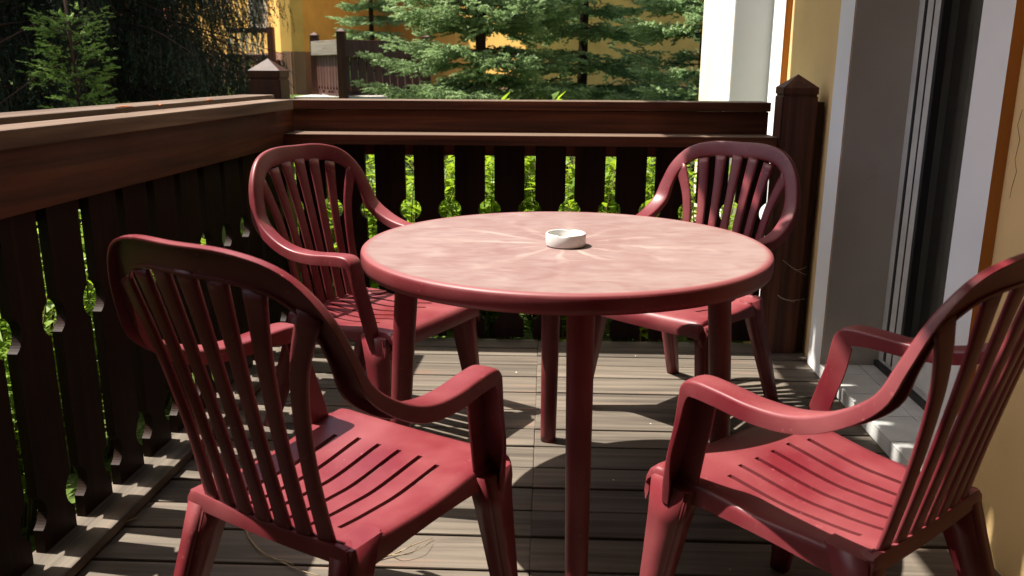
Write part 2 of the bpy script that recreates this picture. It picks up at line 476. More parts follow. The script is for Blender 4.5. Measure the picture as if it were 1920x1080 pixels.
def build_ground():
    xs = list(np.linspace(-300, -30, 8)) + list(np.linspace(-28, 28, 57)) + list(np.linspace(30, 300, 8))
    ys = list(np.linspace(-60, -4, 8)) + list(np.linspace(-3, 28, 63)) + list(np.linspace(32, 400, 10))
    V, F = [], []
    for y in ys:
        for x in xs: V.append((x, y, gz(x, y) + .02*math.sin(x*1.7+y)*math.cos(y*1.3)))
    nx = len(xs)
    for j in range(len(ys)-1):
        for i in range(nx-1): F.append((j*nx+i, j*nx+i+1, (j+1)*nx+i+1, (j+1)*nx+i))
    tag(link('lawn', mesh('lawn', V, F, M['lawn'], True)), kind='structure')
build_ground()

# ================================================================ DECK
DX0, DX1, JOINT = -1.13, 1.075, -0.025
def build_deck():
    deck = tag(empty('deck', (0, 0, 0)), kind='structure')
    gaps = [3.57, 3.443, 3.345, 3.235, 3.097, 2.935, 2.769, 2.605, 2.473, 2.325, 2.199, 2.068, 1.936, 1.785]
    while gaps[-1] > -0.9: gaps.append(gaps[-1]-0.142)
    cache = {}
    for i in range(len(gaps)-1):
        y1, y0 = gaps[i]-.0045, gaps[i+1]+.0045
        for x0, x1 in ((DX0, JOINT-.0015), (JOINT+.0015, DX1)):
            w = y1-y0; L_ = x1-x0
            key = (round(w, 3), round(L_, 2))
            if key not in cache:
                cache[key] = bevel_box('deck_board', -L_/2, L_/2, -w/2, w/2, -.028, 0, M['deck'], .0035, 2)
            o = link('deck_board', cache[key], deck, ((x0+x1)/2 + random.uniform(-.001, .001), (y0+y1)/2, random.uniform(-.0035, 0)))
            o.rotation_euler = (random.uniform(-.004, .004), random.uniform(-.001, .001), random.uniform(-.0012, .0012))
    for x in (-1.0, -.45, .1, .65, 1.0):
        link('joist', bevel_box('joist', -.03, .03, -1.0, 3.57, -.16, -.034, M['picket'], 0), deck, (x, 0, 0))
build_deck()

# ================================================================ RAILINGS
def picket_mesh(name, pitch, half, z0, z1, circles, th, mat):
    zs = list(np.linspace(z0, z1, 2))
    prof = []
    def hw(z):
        h = half
        for zc, r in circles:
            if abs(z-zc) < r: h = max(h, math.sqrt(r*r-(z-zc)**2))
        return h
    Z = {z0, z1}
    for zc, r in circles:
        d = math.sqrt(r*r-half*half)
        for k in range(15): 
            Z.add(zc + r*math.sin(math.asin(d/r)*(-1+2*k/14)))
        Z.add(zc-d-1e-4); Z.add(zc+d+1e-4)
    Z = sorted(Z)
    right = [(pitch/2-hw(z), z) for z in Z]
    n = len(Z)
    V = []
    for y in (0, th):
        V += [(-x, y, z) for x, z in right] + [(x, y, z) for x, z in right]
    F = []
    for i in range(n-1):
        F.append((i, n+i, n+i+1, i+1))                         # front
        F.append((2*n+i, 2*n+i+1, 3*n+i+1, 3*n+i))             # back
        F.append((i, i+1, 2*n+i+1, 2*n+i))
        F.append((n+i, 3*n+i, 3*n+i+1, n+i+1))
    F.append((0, 2*n, 3*n, n)); F.append((n-1, 2*n-1, 4*n-1, 3*n-1))
    return fix_normals(mesh(name, V, F, mat))

def post_mesh(name, w, d, z0, zs, ztop, groove, mat):
    """square post with a pyramid head and a saw-cut groove under it"""
    a, b = w/2, d/2
    prof = [(1, z0), (1, groove-.006), (.93, groove-.003), (.93, groove+.003), (1, groove+.006), (1, zs), (.0, ztop)]
    V, F = [], []
    for s, z in prof[:-1]:
        V += [(-a*s, -b*s, z), (a*s, -b*s, z), (a*s, b*s, z), (-a*s, b*s, z)]
    V.append((0, 0, ztop)); top = len(V)-1
    for i in range(len(prof)-2):
        for k in range(4): F.append((i*4+k, i*4+(k+1) % 4, i*4+4+(k+1) % 4, i*4+4+k))
    i = len(prof)-2
    for k in range(4): F.append((i*4+k, i*4+(k+1) % 4, top))
    F.append((3, 2, 1, 0))
    me = mesh(name, V, F, mat)
    bm = bmesh.new(); bm.from_mesh(me)
    ed = [e for e in bm.edges if abs(e.verts[0].co.x-e.verts[1].co.x) < 1e-4 and abs(e.verts[0].co.y-e.verts[1].co.y) < 1e-4 and (e.verts[0].co-e.verts[1].co).length > .05]
    bmesh.ops.bevel(bm, geom=ed, offset=.004, segments=2, affect='EDGES')
    bm.to_mesh(me); bm.free()
    return me

PITCHB, CIRC = 0.1662, [(.132, .047), (.566, .047)]
picket_b = picket_mesh('picket', PITCHB, .0205, .012, .872, CIRC, .024, M['picket'])
def board(name, parent, x0, x1, y0, y1, z0, z1, mat, b=.004):
    cx, cy, cz = (x0+x1)/2, (y0+y1)/2, (z0+z1)/2
    return link(name, bevel_box(name, x0-cx, x1-cx, y0-cy, y1-cy, z0-cz, z1-cz, mat, b), parent, (cx, cy, cz))

def worn_top(o):
    me = o.data
    me.materials.append(M['cap'])
    for p in me.polygons:
        if p.normal.z > .6: p.material_index = 1
    return o

def back_rail():
    r = tag(empty('timber_railing', (0, 0, 0)), 'dark brown timber railing across the far end of the deck with round cut-outs', 'railing')
    xg = -0.569
    k0 = -4
    for k in range(-4, 10):
        xc = xg + (k+.5)*PITCHB
        o = link('picket', picket_b, r, (xc + random.uniform(-.002, .002), 3.545 + random.uniform(0, .002), 0))
        o.rotation_euler = (0, random.uniform(-.004, .004), 0)
    board('backing_rail', r, -1.2, 1.05, 3.572, 3.612, .79, .87, M['rail'])
    worn_top(board('ledge_board', r, -1.055, .905, 3.44, 3.60, .843, .884, M['rail'], .003))
    board('upper_board', r, -1.08, .905, 3.615, 3.645, .86, .9735, M['rail'])
    worn_top(board('top_cap', r, -1.13, .905, 3.585, 3.755, .976, 1.012, M['rail'], .002))
    link('corner_post', post_mesh('corner_post', .135, .135, -.3, 1.128, 1.178, 1.095, M['post']), r, (-1.185, 3.70, 0))
    link('end_post', post_mesh('end_post', .135, .12, -.0, 1.075, 1.125, 1.045, M['end_post']), r, (.975, 3.485, 0))
    board('wall_batten', r, 1.043, 1.079, 3.46, 3.53, .0, 1.02, M['post'], .003)
    return r
back_rail()

LA = R(1.9)
def left_rail():
    # local x runs away from the camera along the rail, local y outwards
    r = tag(empty('timber_railing', (-1.2, 0, 0), math.pi/2 - LA), 'dark brown timber railing running along the left side of the deck', 'railing')
    # inner picket face: world x about -1.17 at Y=2.2
    Y0 = 1.727/math.cos(LA)
    pk = picket_mesh('picket', .172, .0215, .012, .872, CIRC, .024, M['picket'])
    off = .02
    for k in range(-14, 12):
        xc = Y0 + (k-.5)*.172
        if xc > 3.62: continue
        o = link('picket', pk, r, (xc + random.uniform(-.002, .002), off + random.uniform(0, .002), 0))
        o.rotation_euler = (0, random.uniform(-.004, .004), 0)
    board('backing_rail', r, -.8, 3.6, off+.027, off+.067, .79, .87, M['rail'])
    board('fascia_board', r, -.8, 3.575, -.03, .005, .836, .978, M['rail'], .003)
    board('inner_cap', r, -.8, 3.40, -.09, .02, .982, 1.02, M['cap'], .004)
    board('outer_cap', r, -.8, 3.56, .04, .175, .992, 1.033, M['cap'], .004)
    board('edge_plank', r, -.8, 3.50, -.072, .055, .004, .032, M['deck'], .004)
    board('skirt_beam', r, -.8, 3.55, -.0, .12, -.2, -.03, M['picket'], .0)
    return r
left_rail()

# ================================================================ HOUSE
WX, TX = 1.085, 1.055           # wall face, face of the white surrounds
def two_tone_box(name, x0, x1, y0, y1, z0, z1):
    v, f = box_vf(x0, x1, y0, y1, z0, z1)
    me = mesh(name, v, f, [M['white'], M['ochre']])
    for p in me.polygons:
        if p.normal.y < -.5: p.material_index = 1
    return me

def house():
    h = tag(empty('house', (WX, 0, -.3)), 'yellow rendered house with white door surround and glazed terrace door', 'house')
    h_inv = Vector((-WX, 0, .3))
    def part(name, me, parent=h):
        o = link(name, me, parent)
        if parent is h: o.location = h_inv
        return o
    def bx(name, x0, x1, y0, y1, z0, z1, mat, b=.003, parent=h):
        return part(name, bevel_box(name, x0, x1, y0, y1, z0, z1, mat, b), parent)
    D0, D1 = 2.235, 3.15       # terrace door opening
    W0, W1 = 4.26, 5.16        # second opening
    END = 6.36
    TOP = 5.6
    bx('wall', WX, 1.6, -1.6, D0, -.3, TOP, M['yellow'], 0)
    bx('wall', WX, 1.6, D1, W0, -.3, TOP, M['yellow'], 0)
    bx('wall', WX, 1.6, W1, END, -.3, TOP, M['sunlit_yellow'], 0)  # same yellow facade, its sunlit glare painted as a paler colour
    bx('wall', WX, 1.6, D0, D1, 2.15, TOP, M['yellow'], 0)
    bx('wall', WX, 1.6, W0, W1, 2.15, TOP, M['yellow'], 0)
    bx('wall', WX, 1.6, W0, W1, -.3, .1, M['yellow'], 0)
    bx('wall', -6.5, WX-.002, -1.6, -1.1, -.3, TOP+.6, M['far_wood'], 0)      # unseen timber-clad wing, added behind the camera to cut ambient light
    # surrounds
    for (a, b_) in ((D0-.155, D0), (D1, D1+.15), (W0-.2, W0), (W1, W1+.15)):
        part('window_surround', two_tone_box('window_surround', TX, WX+.002, a, b_, .002, 2.3))
    # reveal linings
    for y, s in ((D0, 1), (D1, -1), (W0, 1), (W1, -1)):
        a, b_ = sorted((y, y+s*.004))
        bx('reveal', TX+.003, 1.3, a, b_, .03, 2.15, M['reveal'] if y < 4 else M['white'], 0)  # far jambs whitened to imitate the bright light on that reveal
    # terrace door: frame, leaf, glass
    def door(y0, y1, zb):
        d = part('terrace_door', bevel_box('terrace_door', 1.27, 1.325, y1-.075, y1-.004, zb, 2.15, M['pvc'], .004))
        for nm, args in (('frame_post', (1.27, 1.325, y0+.004, y0+.075, zb, 2.15)), ('frame_head', (1.27, 1.325, y0+.075, y1-.075, 2.07, 2.15)), ('frame_sill', (1.272, 1.325, y0+.075, y1-.075, zb, zb+.035))):
            bx(nm, *args, M['pvc'], .004, d)
        bx('gasket', 1.2595, 1.325, y1-.092, y1-.0755, zb+.036, 2.07, M['gasket'], 0, d)
        bx('leaf_stile', 1.262, 1.32, y1-.143, y1-.0925, zb+.037, 2.068, M['pvc'], .004, d)
        bx('gasket', 1.2605, 1.32, y1-.1495, y1-.1432, zb+.037, 2.068, M['gasket'], 0, d)
        bx('leaf_stile', 1.262, 1.32, y1-.20, y1-.1497, zb+.037, 2.068, M['pvc'], .004, d)
        bx('leaf_stile', 1.262, 1.32, y0+.0765, y0+.18, zb+.037, 2.068, M['pvc'], .006, d)
        bx('leaf_rail', 1.264, 1.318, y0+.18, y1-.20, zb+.037, zb+.17, M['pvc'], .006, d)
        bx('leaf_rail', 1.264, 1.318, y0+.18, y1-.20, 1.96, 2.068, M['pvc'], .006, d)
        bx('gasket', 1.2595, 1.285, y1-.222, y1-.2005, zb+.17, 1.96, M['gasket'], 0, d)
        bx('glass_pane', 1.286, 1.292, y0+.18, y1-.20, zb+.17, 1.96, M['glass'], 0, d)
        return d
    door(D0, D1, .06)
    door(W0, W1, .1)
    # leaf of the far door stands a little open: bright edge
    # curtains and room
    for y0, y1 in ((D0, D1), (W0, W1)):
        V, F = [], []
        n = 60
        for i in range(n+1):
            y = y0+.02+(y1-y0-.04)*i/n
            x = 1.36+.014*math.sin(i*1.15)+.008*math.sin(i*.41)
            V += [(x, y, .1), (x, y, 2.1)]
        for i in range(n): F.append((2*i, 2*i+2, 2*i+3, 2*i+1))
        part('curtain', mesh('curtain', V, F, M['curtain'], True))
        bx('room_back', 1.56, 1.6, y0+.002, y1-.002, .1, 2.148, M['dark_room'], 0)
    # hairline crack in the render right of the door
    cr = []
    for px, py in ((1917, 205), (1908, 235), (1912, 262), (1903, 300), (1906, 322), (1897, 352), (1893, 372)):
        r_ = CM @ np.array([px-960.0, py-540.0, FPX]); t_ = (WX-.0005)/r_[0]
        cr.append((r_[0]*t_, r_[1]*t_, CAM_H+r_[2]*t_))
    part('plaster_crack', mesh('plaster_crack', *tube(cr, [.0006, .0005, .0007, .0004, .0006, .0005, .0003], 5), M['dark_room']))
    # tiled door sill
    s = bx('door_sill', 1.062, 1.31, D0+.003, D1-.003, -.1, .046, M['grout'], 0)
    ty = D0+.008
    while ty < D1-.02:
        t1 = min(ty+.198, D1-.006)
        for x0, x1 in ((1.05, 1.195), (1.198, 1.262)):
            bx('tile', x0, x1, ty, t1-.003, .0462, .054, M['tile'], .0015, s)
        bx('tile', 1.05, 1.0615, ty, t1-.003, .004, .0458, M['tile'], .0015, s)
        ty = t1
    bx('threshold_strip', 1.255, 1.272, D0+.006, D1-.006, .0545, .075, M['gasket'], 0, s)
    # upper balcony, out of frame: throws the shade on wall and chairs
    bal = bx('upper_balcony', -.249, WX-.002, -1.6, 4.12, 2.78, 2.9, M['slab'], .005)
    bx('added_shade_slab', -2.3, -.2495, -1.6, 1.12, 2.78, 2.9, M['slab'], .005, bal)  # unseen widening, added to keep sun and sky off the near deck
    pk = picket_mesh('picket', PITCHB, .008, 2.735, 3.62, [(3.03, .055), (3.4, .05)], .024, M['picket'])
    y = 1.2
    while y < 4.1:
        o = link('picket', pk, bal, (-.45, y, 0), -math.pi/2); y += PITCHB
    bx('balcony_rail', -.50, -.40, 1.12, 4.12, 3.62, 3.74, M['rail'], .004, bal)
    bx('balcony_rail', -.42, -.38, 1.12, 4.12, 2.745, 2.80, M['rail'], .004, bal)
    for q in (1.2, 2.6, 4.0):
        bx('balcony_bracket', -.40, -.249, q, q+.05, 2.80, 2.87, M['rail'], .0, bal)
    return h
house()

# ================================================================ CHAIRS
def seat_vf():
    nS = 6
    slots = [(i-2.5)*.0505 for i in range(nS)]
    hsw = .0055
    cols = [(-1, 'e', 3), (-1, 'e', 2), (-1, 'e', 1)]
    xs = [-1.0]
    for s in slots: xs += [(s-hsw)/.2, (s+hsw)/.2]
    xs.append(1.0)
    full = []
    for a, b_ in zip(xs[:-1], xs[1:]):
        full.append(a)
        if b_-a > .1:
            for k in range(1, 4): full.append(a+(b_-a)*k/4)
    full.append(1.0)
    ys = list(np.linspace(-.178, .245, 30))
    def top(u, y):
        w = .186+(.216-.186)*((y+.178)/.423)
        t = min(max((y-.0)/.2, 0), 1)
        z = .388 + .016*t*t*(3-2*t)
        tb = min(max((-.06-y)/.12, 0), 1); z += .010*tb*tb
        z += -.010*(1-u*u)*(1-abs(y)/.4)
        if abs(u) > .93: z -= .003*((abs(u)-.93)/.07)**2
        return [u*w, y, z]
    nu = len(full); rows = []
    skirts = [(.004, -.004), (.0065, -.013), (.009, -.040)]
    fr = [(.008, -.002), (.016, -.008), (.022, -.019), (.024, -.034), (.021, -.052)]
    rr = [(-.003, -.006), (-.004, -.03)]
    def row(y, dz=0, dy=0, k=1.0):
        out = []
        L_ = []
        for u in full:
            p = top(u, y); p[1] += dy; p[2] += dz; out.append(p)
        l = [[out[0][0]-a, out[0][1], out[0][2]+b_*k] for a, b_ in skirts][::-1]
        r = [[out[-1][0]+a, out[-1][1], out[-1][2]+b_*k] for a, b_ in skirts]
        return l+out+r
    for dy, dz in rr[::-1]: rows.append(row(ys[0], dz, dy, .35))
    arch = lambda y: .75+.55*abs((y-.03)/.2)**1.5
    for y in ys: rows.append(row(y, 0, 0, min(arch(y), 1.35)))
    for dy, dz in fr: rows.append(row(ys[-1], dz, dy, .5))
    V = [tuple(p) for r_ in rows for p in r_]
    W = len(rows[0]); F = []
    nb = len(rr)
    for j in range(len(rows)-1):
        for i in range(W-1):
            iu = i-3; jy = j-nb
            if 0 <= iu < nu-1 and 0 <= jy < len(ys)-1:
                um = (full[iu]+full[iu+1])/2*.2
                ym = (ys[jy]+ys[jy+1])/2
                hit = False
                for q, s in enumerate(slots):
                    lim = (-.145, .155) if q in (1, 2, 3, 4) else (-.115, .145)
                    if abs(um-s) < hsw*.9 and lim[0] < ym < lim[1]: hit = True
                if hit: continue
            F.append((j*W+i, j*W+i+1, (j+1)*W+i+1, (j+1)*W+i))
    return V, F

def back_y(x, z):
    t = (z-.39)/.5
    return -.176 - .112*t - .012*t*t + .55*x*x*(.5+.9*max(t, 0))

def chair_meshes():
    C = {}
    V, F = seat_vf()
    me = mesh('seat', V, F, M['chair'], True)
    bm = bmesh.new(); bm.from_mesh(me)
    bmesh.ops.delete(bm, geom=[v for v in bm.verts if not v.link_faces], context='VERTS')
    bmesh.ops.recalc_face_normals(bm, faces=bm.faces[:])
    if sum(f.normal.z for f in bm.faces) < 0: bmesh.ops.reverse_faces(bm, faces=bm.faces[:])
    bmesh.ops.solidify(bm, geom=bm.faces[:], thickness=.009)
    bmesh.ops.recalc_face_normals(bm, faces=bm.faces[:])
    for f in bm.faces: f.smooth = True
    bm.to_mesh(me); bm.free()
    me.set_sharp_from_angle(angle=R(42))
    C['seat'] = me
    S = []
    def st(x, z, wx, wy, wz, a, b_, do, di, y=None): S.append((x, back_y(x, z) if y is None else y, z, wx, wy, wz, a, b_, do, di))
    st(0, .870, 0, -.24, .97, .0275, .006, .015, .009)
    st(.100, .868, .10, -.22, .97, .0275, .006, .015, .009)
    st(.174, .848, .48, -.15, .86, .0265, .006, .015, .009)
    st(.221, .800, .86, -.05, .48, .0245, .007, .017, .010)
    st(.243, .740, .96, .05, .26, .024, .010, .020, .013)
    st(.252, .682, .98, .08, .2, .026, .0125, .024, .020, -.200)
    st(.258, .637, .985, .06, .15, .0255, .014, .027, .025, -.140)
    st(.258, .611, 1, .02, .03, .0255, .015, .029, .028, -.070)
    st(.256, .604, 1, 0, 0, .026, .0155, .030, .029, .005)
    st(.251, .607, 1, 0, 0, .0265, .0155, .030, .030, .075)
    st(.248, .608, 1, 0, 0, .0265, .0155, .030, .036, .122)
    st(.246, .602, 1, 0, 0, .0265, .0145, .026, .044, .143)
    st(.244, .580, 1, 0, 0, .0265, .0115, .018, .048, .153)
    st(.242, .530, 1, 0, 0, .0265, .0085, .013, .047, .163)
    st(.236, .460, 1, 0, 0, .0265, .0075, .012, .047, .182)
    st(.229, .395, 1, 0, 0, .0215, .0075, .020, .052, .199)
    st(.227, .352, 1, 0, 0, .0160, .0070, .018, .050, .206)
    full = [(-q[0], q[1], q[2], -q[3], *q[4:]) for q in S[:0:-1]] + S
    n = 5
    Q = catmull(full, n)
    T = np.gradient(Q[:, :3], axis=0)
    rings = []
    th, rc = .0055, .0065
    for i in range(len(Q)):
        t = T[i]/np.linalg.norm(T[i])
        w = Q[i, 3:6]; w = w-t*np.dot(w, t); w /= np.linalg.norm(w); h = np.cross(t, w)
        a, b_, do, di = Q[i, 6:10]
        sec = [(-a, -b_+di), (-a, -b_+rc), (-a+rc*.13, -b_+rc*.5), (-a+rc*.5, -b_+rc*.13), (-a+rc, -b_), (-a*.33, -b_-.0012), (a*.33, -b_-.0012), (a-rc, -b_), (a-rc*.5, -b_+rc*.13), (a-rc*.13, -b_+rc*.5), (a, -b_+rc), (a, -b_+do),
               (a-th*.5, -b_+do+.001), (a-th, -b_+do), (a-th, -b_+th), (0, -b_+th-.001), (-a+th, -b_+th), (-a+th, -b_+di), (-a+th*.5, -b_+di+.001)]
        rings.append([Q[i, :3]+w*u+h*v for u, v in sec])
    m_ = len(rings[0])
    def strip(name, i0, i1):
        V = [p for r_ in rings[i0:i1+1] for p in r_]
        k = i1-i0
        F = [(i*m_+q, i*m_+(q+1) % m_, (i+1)*m_+(q+1) % m_, (i+1)*m_+q) for i in range(k) for q in range(m_)]
        F += [tuple(range(m_-1, -1, -1)), tuple(k*m_+q for q in range(m_))]
        me = fix_normals(mesh(name, V, F, M['chair'], True))
        me.set_sharp_from_angle(angle=R(50))
        return me
    ns = len(S)
    cL, cR = (ns-1-4)*n, (ns-1+4)*n
    pL, pR = (ns-1-12)*n, (ns-1+12)*n
    C['back_rim'] = strip('back_rim', cL, cR)
    C['armrest_l'] = strip('armrest', pL, cL); C['armrest_r'] = strip('armrest', cR, pR)
    C['armrest_l_post'] = strip('arm_post', 0, pL); C['armrest_r_post'] = strip('arm_post', pR, len(rings)-1)
    # slats
    C['slats'] = []
    for i in range(7):
        k = i-3
        xb, xm, xt = k*.0470, k*.049, k*.0635
        zt = .852 - .0045*k*k - (.006 if abs(k) == 3 else 0)
        rows = []
        for t in np.linspace(0, 1, 9):
            z = .383+(zt-.383)*t
            e = t*t*(3-2*t)
            x = xb+(xt-xb)*(.2*t+.8*t*t) - math.copysign(.010, k)*math.sin(math.pi*t)*(abs(k)/3 if k else 0)
            if abs(k) == 3: x += math.copysign(.017, k)*max(0, (t-.7)/.3)**1.5
            y = back_y(x, z)+.003
            a = .0180 - .0030*math.sin(math.pi*min(t*1.15, 1)) + .004*max(0, t-.85)/.15
            rows.append((x, y, z, 1, .9*x*(1 if t > .2 else .6), 0, a, .0058))
        C['slats'].append(fix_normals(mesh('slat', *sweep(rows, 3, 12), M['chair'], True)))
    # lower back web joining slats to seat
    rows = []
    for x in np.linspace(-.172, .172, 11):
        rows.append((x, back_y(x, .385)+.004, .378+.05*x*x, 0, 0, 1, .018, .0045))
    C['back_web'] = fix_normals(mesh('back_web', *sweep(rows, 2, 12), M['chair'], True))
    # legs
    def leg(top, bot, ts, bs, name, s):
        lev = []
        for t in np.linspace(0, 1, 6):
            e = t**.8
            lev.append((np.array(top)*(1-t)+np.array(bot)*t, ts[0]*(1-e)+bs[0]*e, ts[1]*(1-e)+bs[1]*e))
        V, F = [], []
        for c, a, b_ in lev:
            V += [(c[0]-a, c[1]-b_, c[2]), (c[0]+a, c[1]-b_, c[2]), (c[0]+a, c[1]+b_, c[2]), (c[0]-a, c[1]+b_, c[2])]
        for i in range(len(lev)-1):
            for k in range(4): F.append((i*4+k, i*4+(k+1) % 4, i*4+4+(k+1) % 4, i*4+4+k))
        F.append((0, 1, 2, 3)); F.append(tuple(4*(len(lev)-1)+k for k in (3, 2, 1, 0)))
        me = fix_normals(mesh(name, [(x*s, y, z) for x, y, z in V], F, M['chair']))
        bm = bmesh.new(); bm.from_mesh(me)
        bmesh.ops.bevel(bm, geom=[e for e in bm.edges if abs((e.verts[0].co-e.verts[1].co).normalized().z) > .7], offset=.006, segments=3, affect='EDGES')
        for f_ in bm.faces: f_.smooth = len(f_.verts) == 4
        bm.to_mesh(me); bm.free()
        return me
    C['legs'] = []
    for s in (1, -1):
        C['legs'].append(leg((.2125, .200, .388), (.240, .247, 0), (.0265, .046), (.016, .020), 'leg', s))
        C['legs'].append(leg((.172, -.135, .392), (.208, -.272, 0), (.024, .042), (.018, .021), 'leg', s))
    return C
CM_ = chair_meshes()

def make_chair(loc, deg, label):
    r = tag(empty('plastic_armchair', loc, R(deg)), label, 'chair', 'wine red plastic armchairs around the table')
    o = link('seat', CM_['seat'], r)
    link('back_rim', CM_['back_rim'], r)
    link('back_web', CM_['back_web'], r)
    for nm in ('armrest_r', 'armrest_l'):
        a = link('armrest', CM_[nm], r)
        link('arm_post', CM_[nm+'_post'], a)
    for s in CM_['slats']: link('slat', s, r)
    for l in CM_['legs']: link('leg', l, r)
    return r
make_chair((-.388, 1.454, 0), -29.5, 'wine red plastic armchair nearest on the left, seen from behind')
make_chair((-.558, 2.641, 0), -118.8, 'wine red plastic armchair in the far left corner of the deck')
make_chair((.476, 2.827, 0), 138.3, 'wine red plastic armchair at the far right, beside the post by the house wall')
make_chair((.546, 1.478, 0), 41.2, 'wine red plastic armchair nearest on the right, its back against the yellow wall')

# ================================================================ TABLE
TC = (.047, 2.089)
def table():
    t = tag(empty('round_table', (TC[0], TC[1], 0), R(3)), 'round wine red plastic table with a faded, scuffed top', 'table')
    pr = [(0, .7195), (.06, .7197), (.2, .7199), (.4, .72), (.478, .7202), (.486, .7212), (.493, .7207), (.498, .717), (.5, .711), (.4995, .69), (.496, .6785), (.4885, .678), (.487, .70), (.44, .706), (0, .706)]
    v, f = lathe(pr, 128)
    me = mesh('table_top', v, f, [M['table_top'], M['table']], True)
    for p in me.polygons:
        z = sum(me.vertices[i].co.z for i in p.vertices)/4
        if z < .7165: p.material_index = 1
    fix_normals(me)
    link('table_top', me, t)
    for k in range(4):
        a = R(90*k+1)
        ca, sa = math.cos(a), math.sin(a)
        P = []
        for z, rad, r in ((.706, .385, .031), (.665, .389, .031), (.655, .390, .0295), (.5, .402, .0285), (.25, .418, .0265), (.02, .432, .0245), (0, .433, .023)):
            P.append((ca*rad, sa*rad, z, -sa, ca, 0, r, r))
        lg = link('leg', fix_normals(mesh('leg', *sweep(P, 2, 24, 2.3), M['table'], True)), t)
        ring = [(ca*.389, sa*.389, .662, -sa, ca, 0, .0325, .0325), (ca*.3895, sa*.3895, .656, -sa, ca, 0, .0325, .0325)]
        link('collar', fix_normals(mesh('collar', *sweep(ring, 1, 24, 2.2), M['table'], True)), lg)
    hub = [(0, .70), (.06, .70), (.06, .69), (0, .69)]
    return t
table()

def ashtray():
    a = tag(empty('ashtray', (.049, 2.068, .7202), R(20)), 'small round white ceramic ashtray on the table', 'ashtray')
    n = 72
    notch = [n//6, 4*n//6]
    prof = [(0, 0), (.044, 0), (.048, .003), (.0495, .010), (.0495, .029), (.0485, .0315), (.0465, .0325), (.0445, .0315), (.0435, .029), (.042, .010), (.039, .0065), (0, .006)]
    V, F = [], []
    for i, (r, z) in enumerate(prof):
        for k in range(n):
            an = 2*math.pi*k/n
            zz = z
            d = min(min(abs(k-q), n-abs(k-q)) for q in notch)
            if z > .02 and d <= 3: zz = z-.003*math.cos(d/3.5*math.pi/2)
            V.append((r*math.cos(an), r*math.sin(an), zz))
    for i in range(len(prof)-1):
        for k in range(n): F.append((i*n+k, i*n+(k+1) % n, (i+1)*n+(k+1) % n, (i+1)*n+k))
    me = fix_normals(mesh('dish', V, F, M['ceramic'], True))
    me.set_sharp_from_angle(angle=R(38))
    link('dish', me, a)
ashtray()

# ================================================================ VEGETATION
rng = np.random.default_rng(11)

def shoot_templates(n, count=6, nl=.024, w=.007, lean=48):
    out = []
    for _ in range(count):
        t = rng.uniform(.0, 1.0, n); ph = rng.uniform(0, 2*np.pi, n)
        al = np.radians(lean + rng.uniform(-14, 14, n)) * (1-.5*t**3)
        ln = nl*rng.uniform(.75, 1.15, n)
        base = np.stack([t, 0*t, 0*t], 1)
        out.append((t, ph, al, ln))
    return out

def needles(O, D, Ls, n, nl, w, lean=42):
    """bottle-brush shoots: origins O, directions D, lengths Ls; n needles on each, as triangles"""
    Nn = len(O)
    D = D/np.linalg.norm(D, axis=1, keepdims=True)
    ref = np.where(np.abs(D[:, 2:3]) < .9, np.array([[0, 0, 1.0]]), np.array([[1.0, 0, 0]]))
    A = np.cross(D, ref); A /= np.linalg.norm(A, axis=1, keepdims=True)
    B = np.cross(D, A)
    t = rng.uniform(.0, 1.0, (Nn, n)); ph = rng.uniform(0, 2*np.pi, (Nn, n))
    al = np.radians(lean + rng.uniform(-14, 14, (Nn, n)))*(1-.55*t**3)
    ln = nl*rng.uniform(.75, 1.2, (Nn, n))
    base = O[:, None, :] + D[:, None, :]*(t*Ls[:, None])[..., None]
    rad = A[:, None, :]*np.cos(ph)[..., None] + B[:, None, :]*np.sin(ph)[..., None]
    tip = base + D[:, None, :]*(ln*np.cos(al))[..., None] + rad*(ln*np.sin(al))[..., None]
    side = D[:, None, :]*(w*.5) + np.cross(D[:, None, :], rad)*(w*.35)
    tri = np.stack([base-side, base+side, tip], 2)          # Nn,n,3,3
    return tri.reshape(-1, 3, 3)

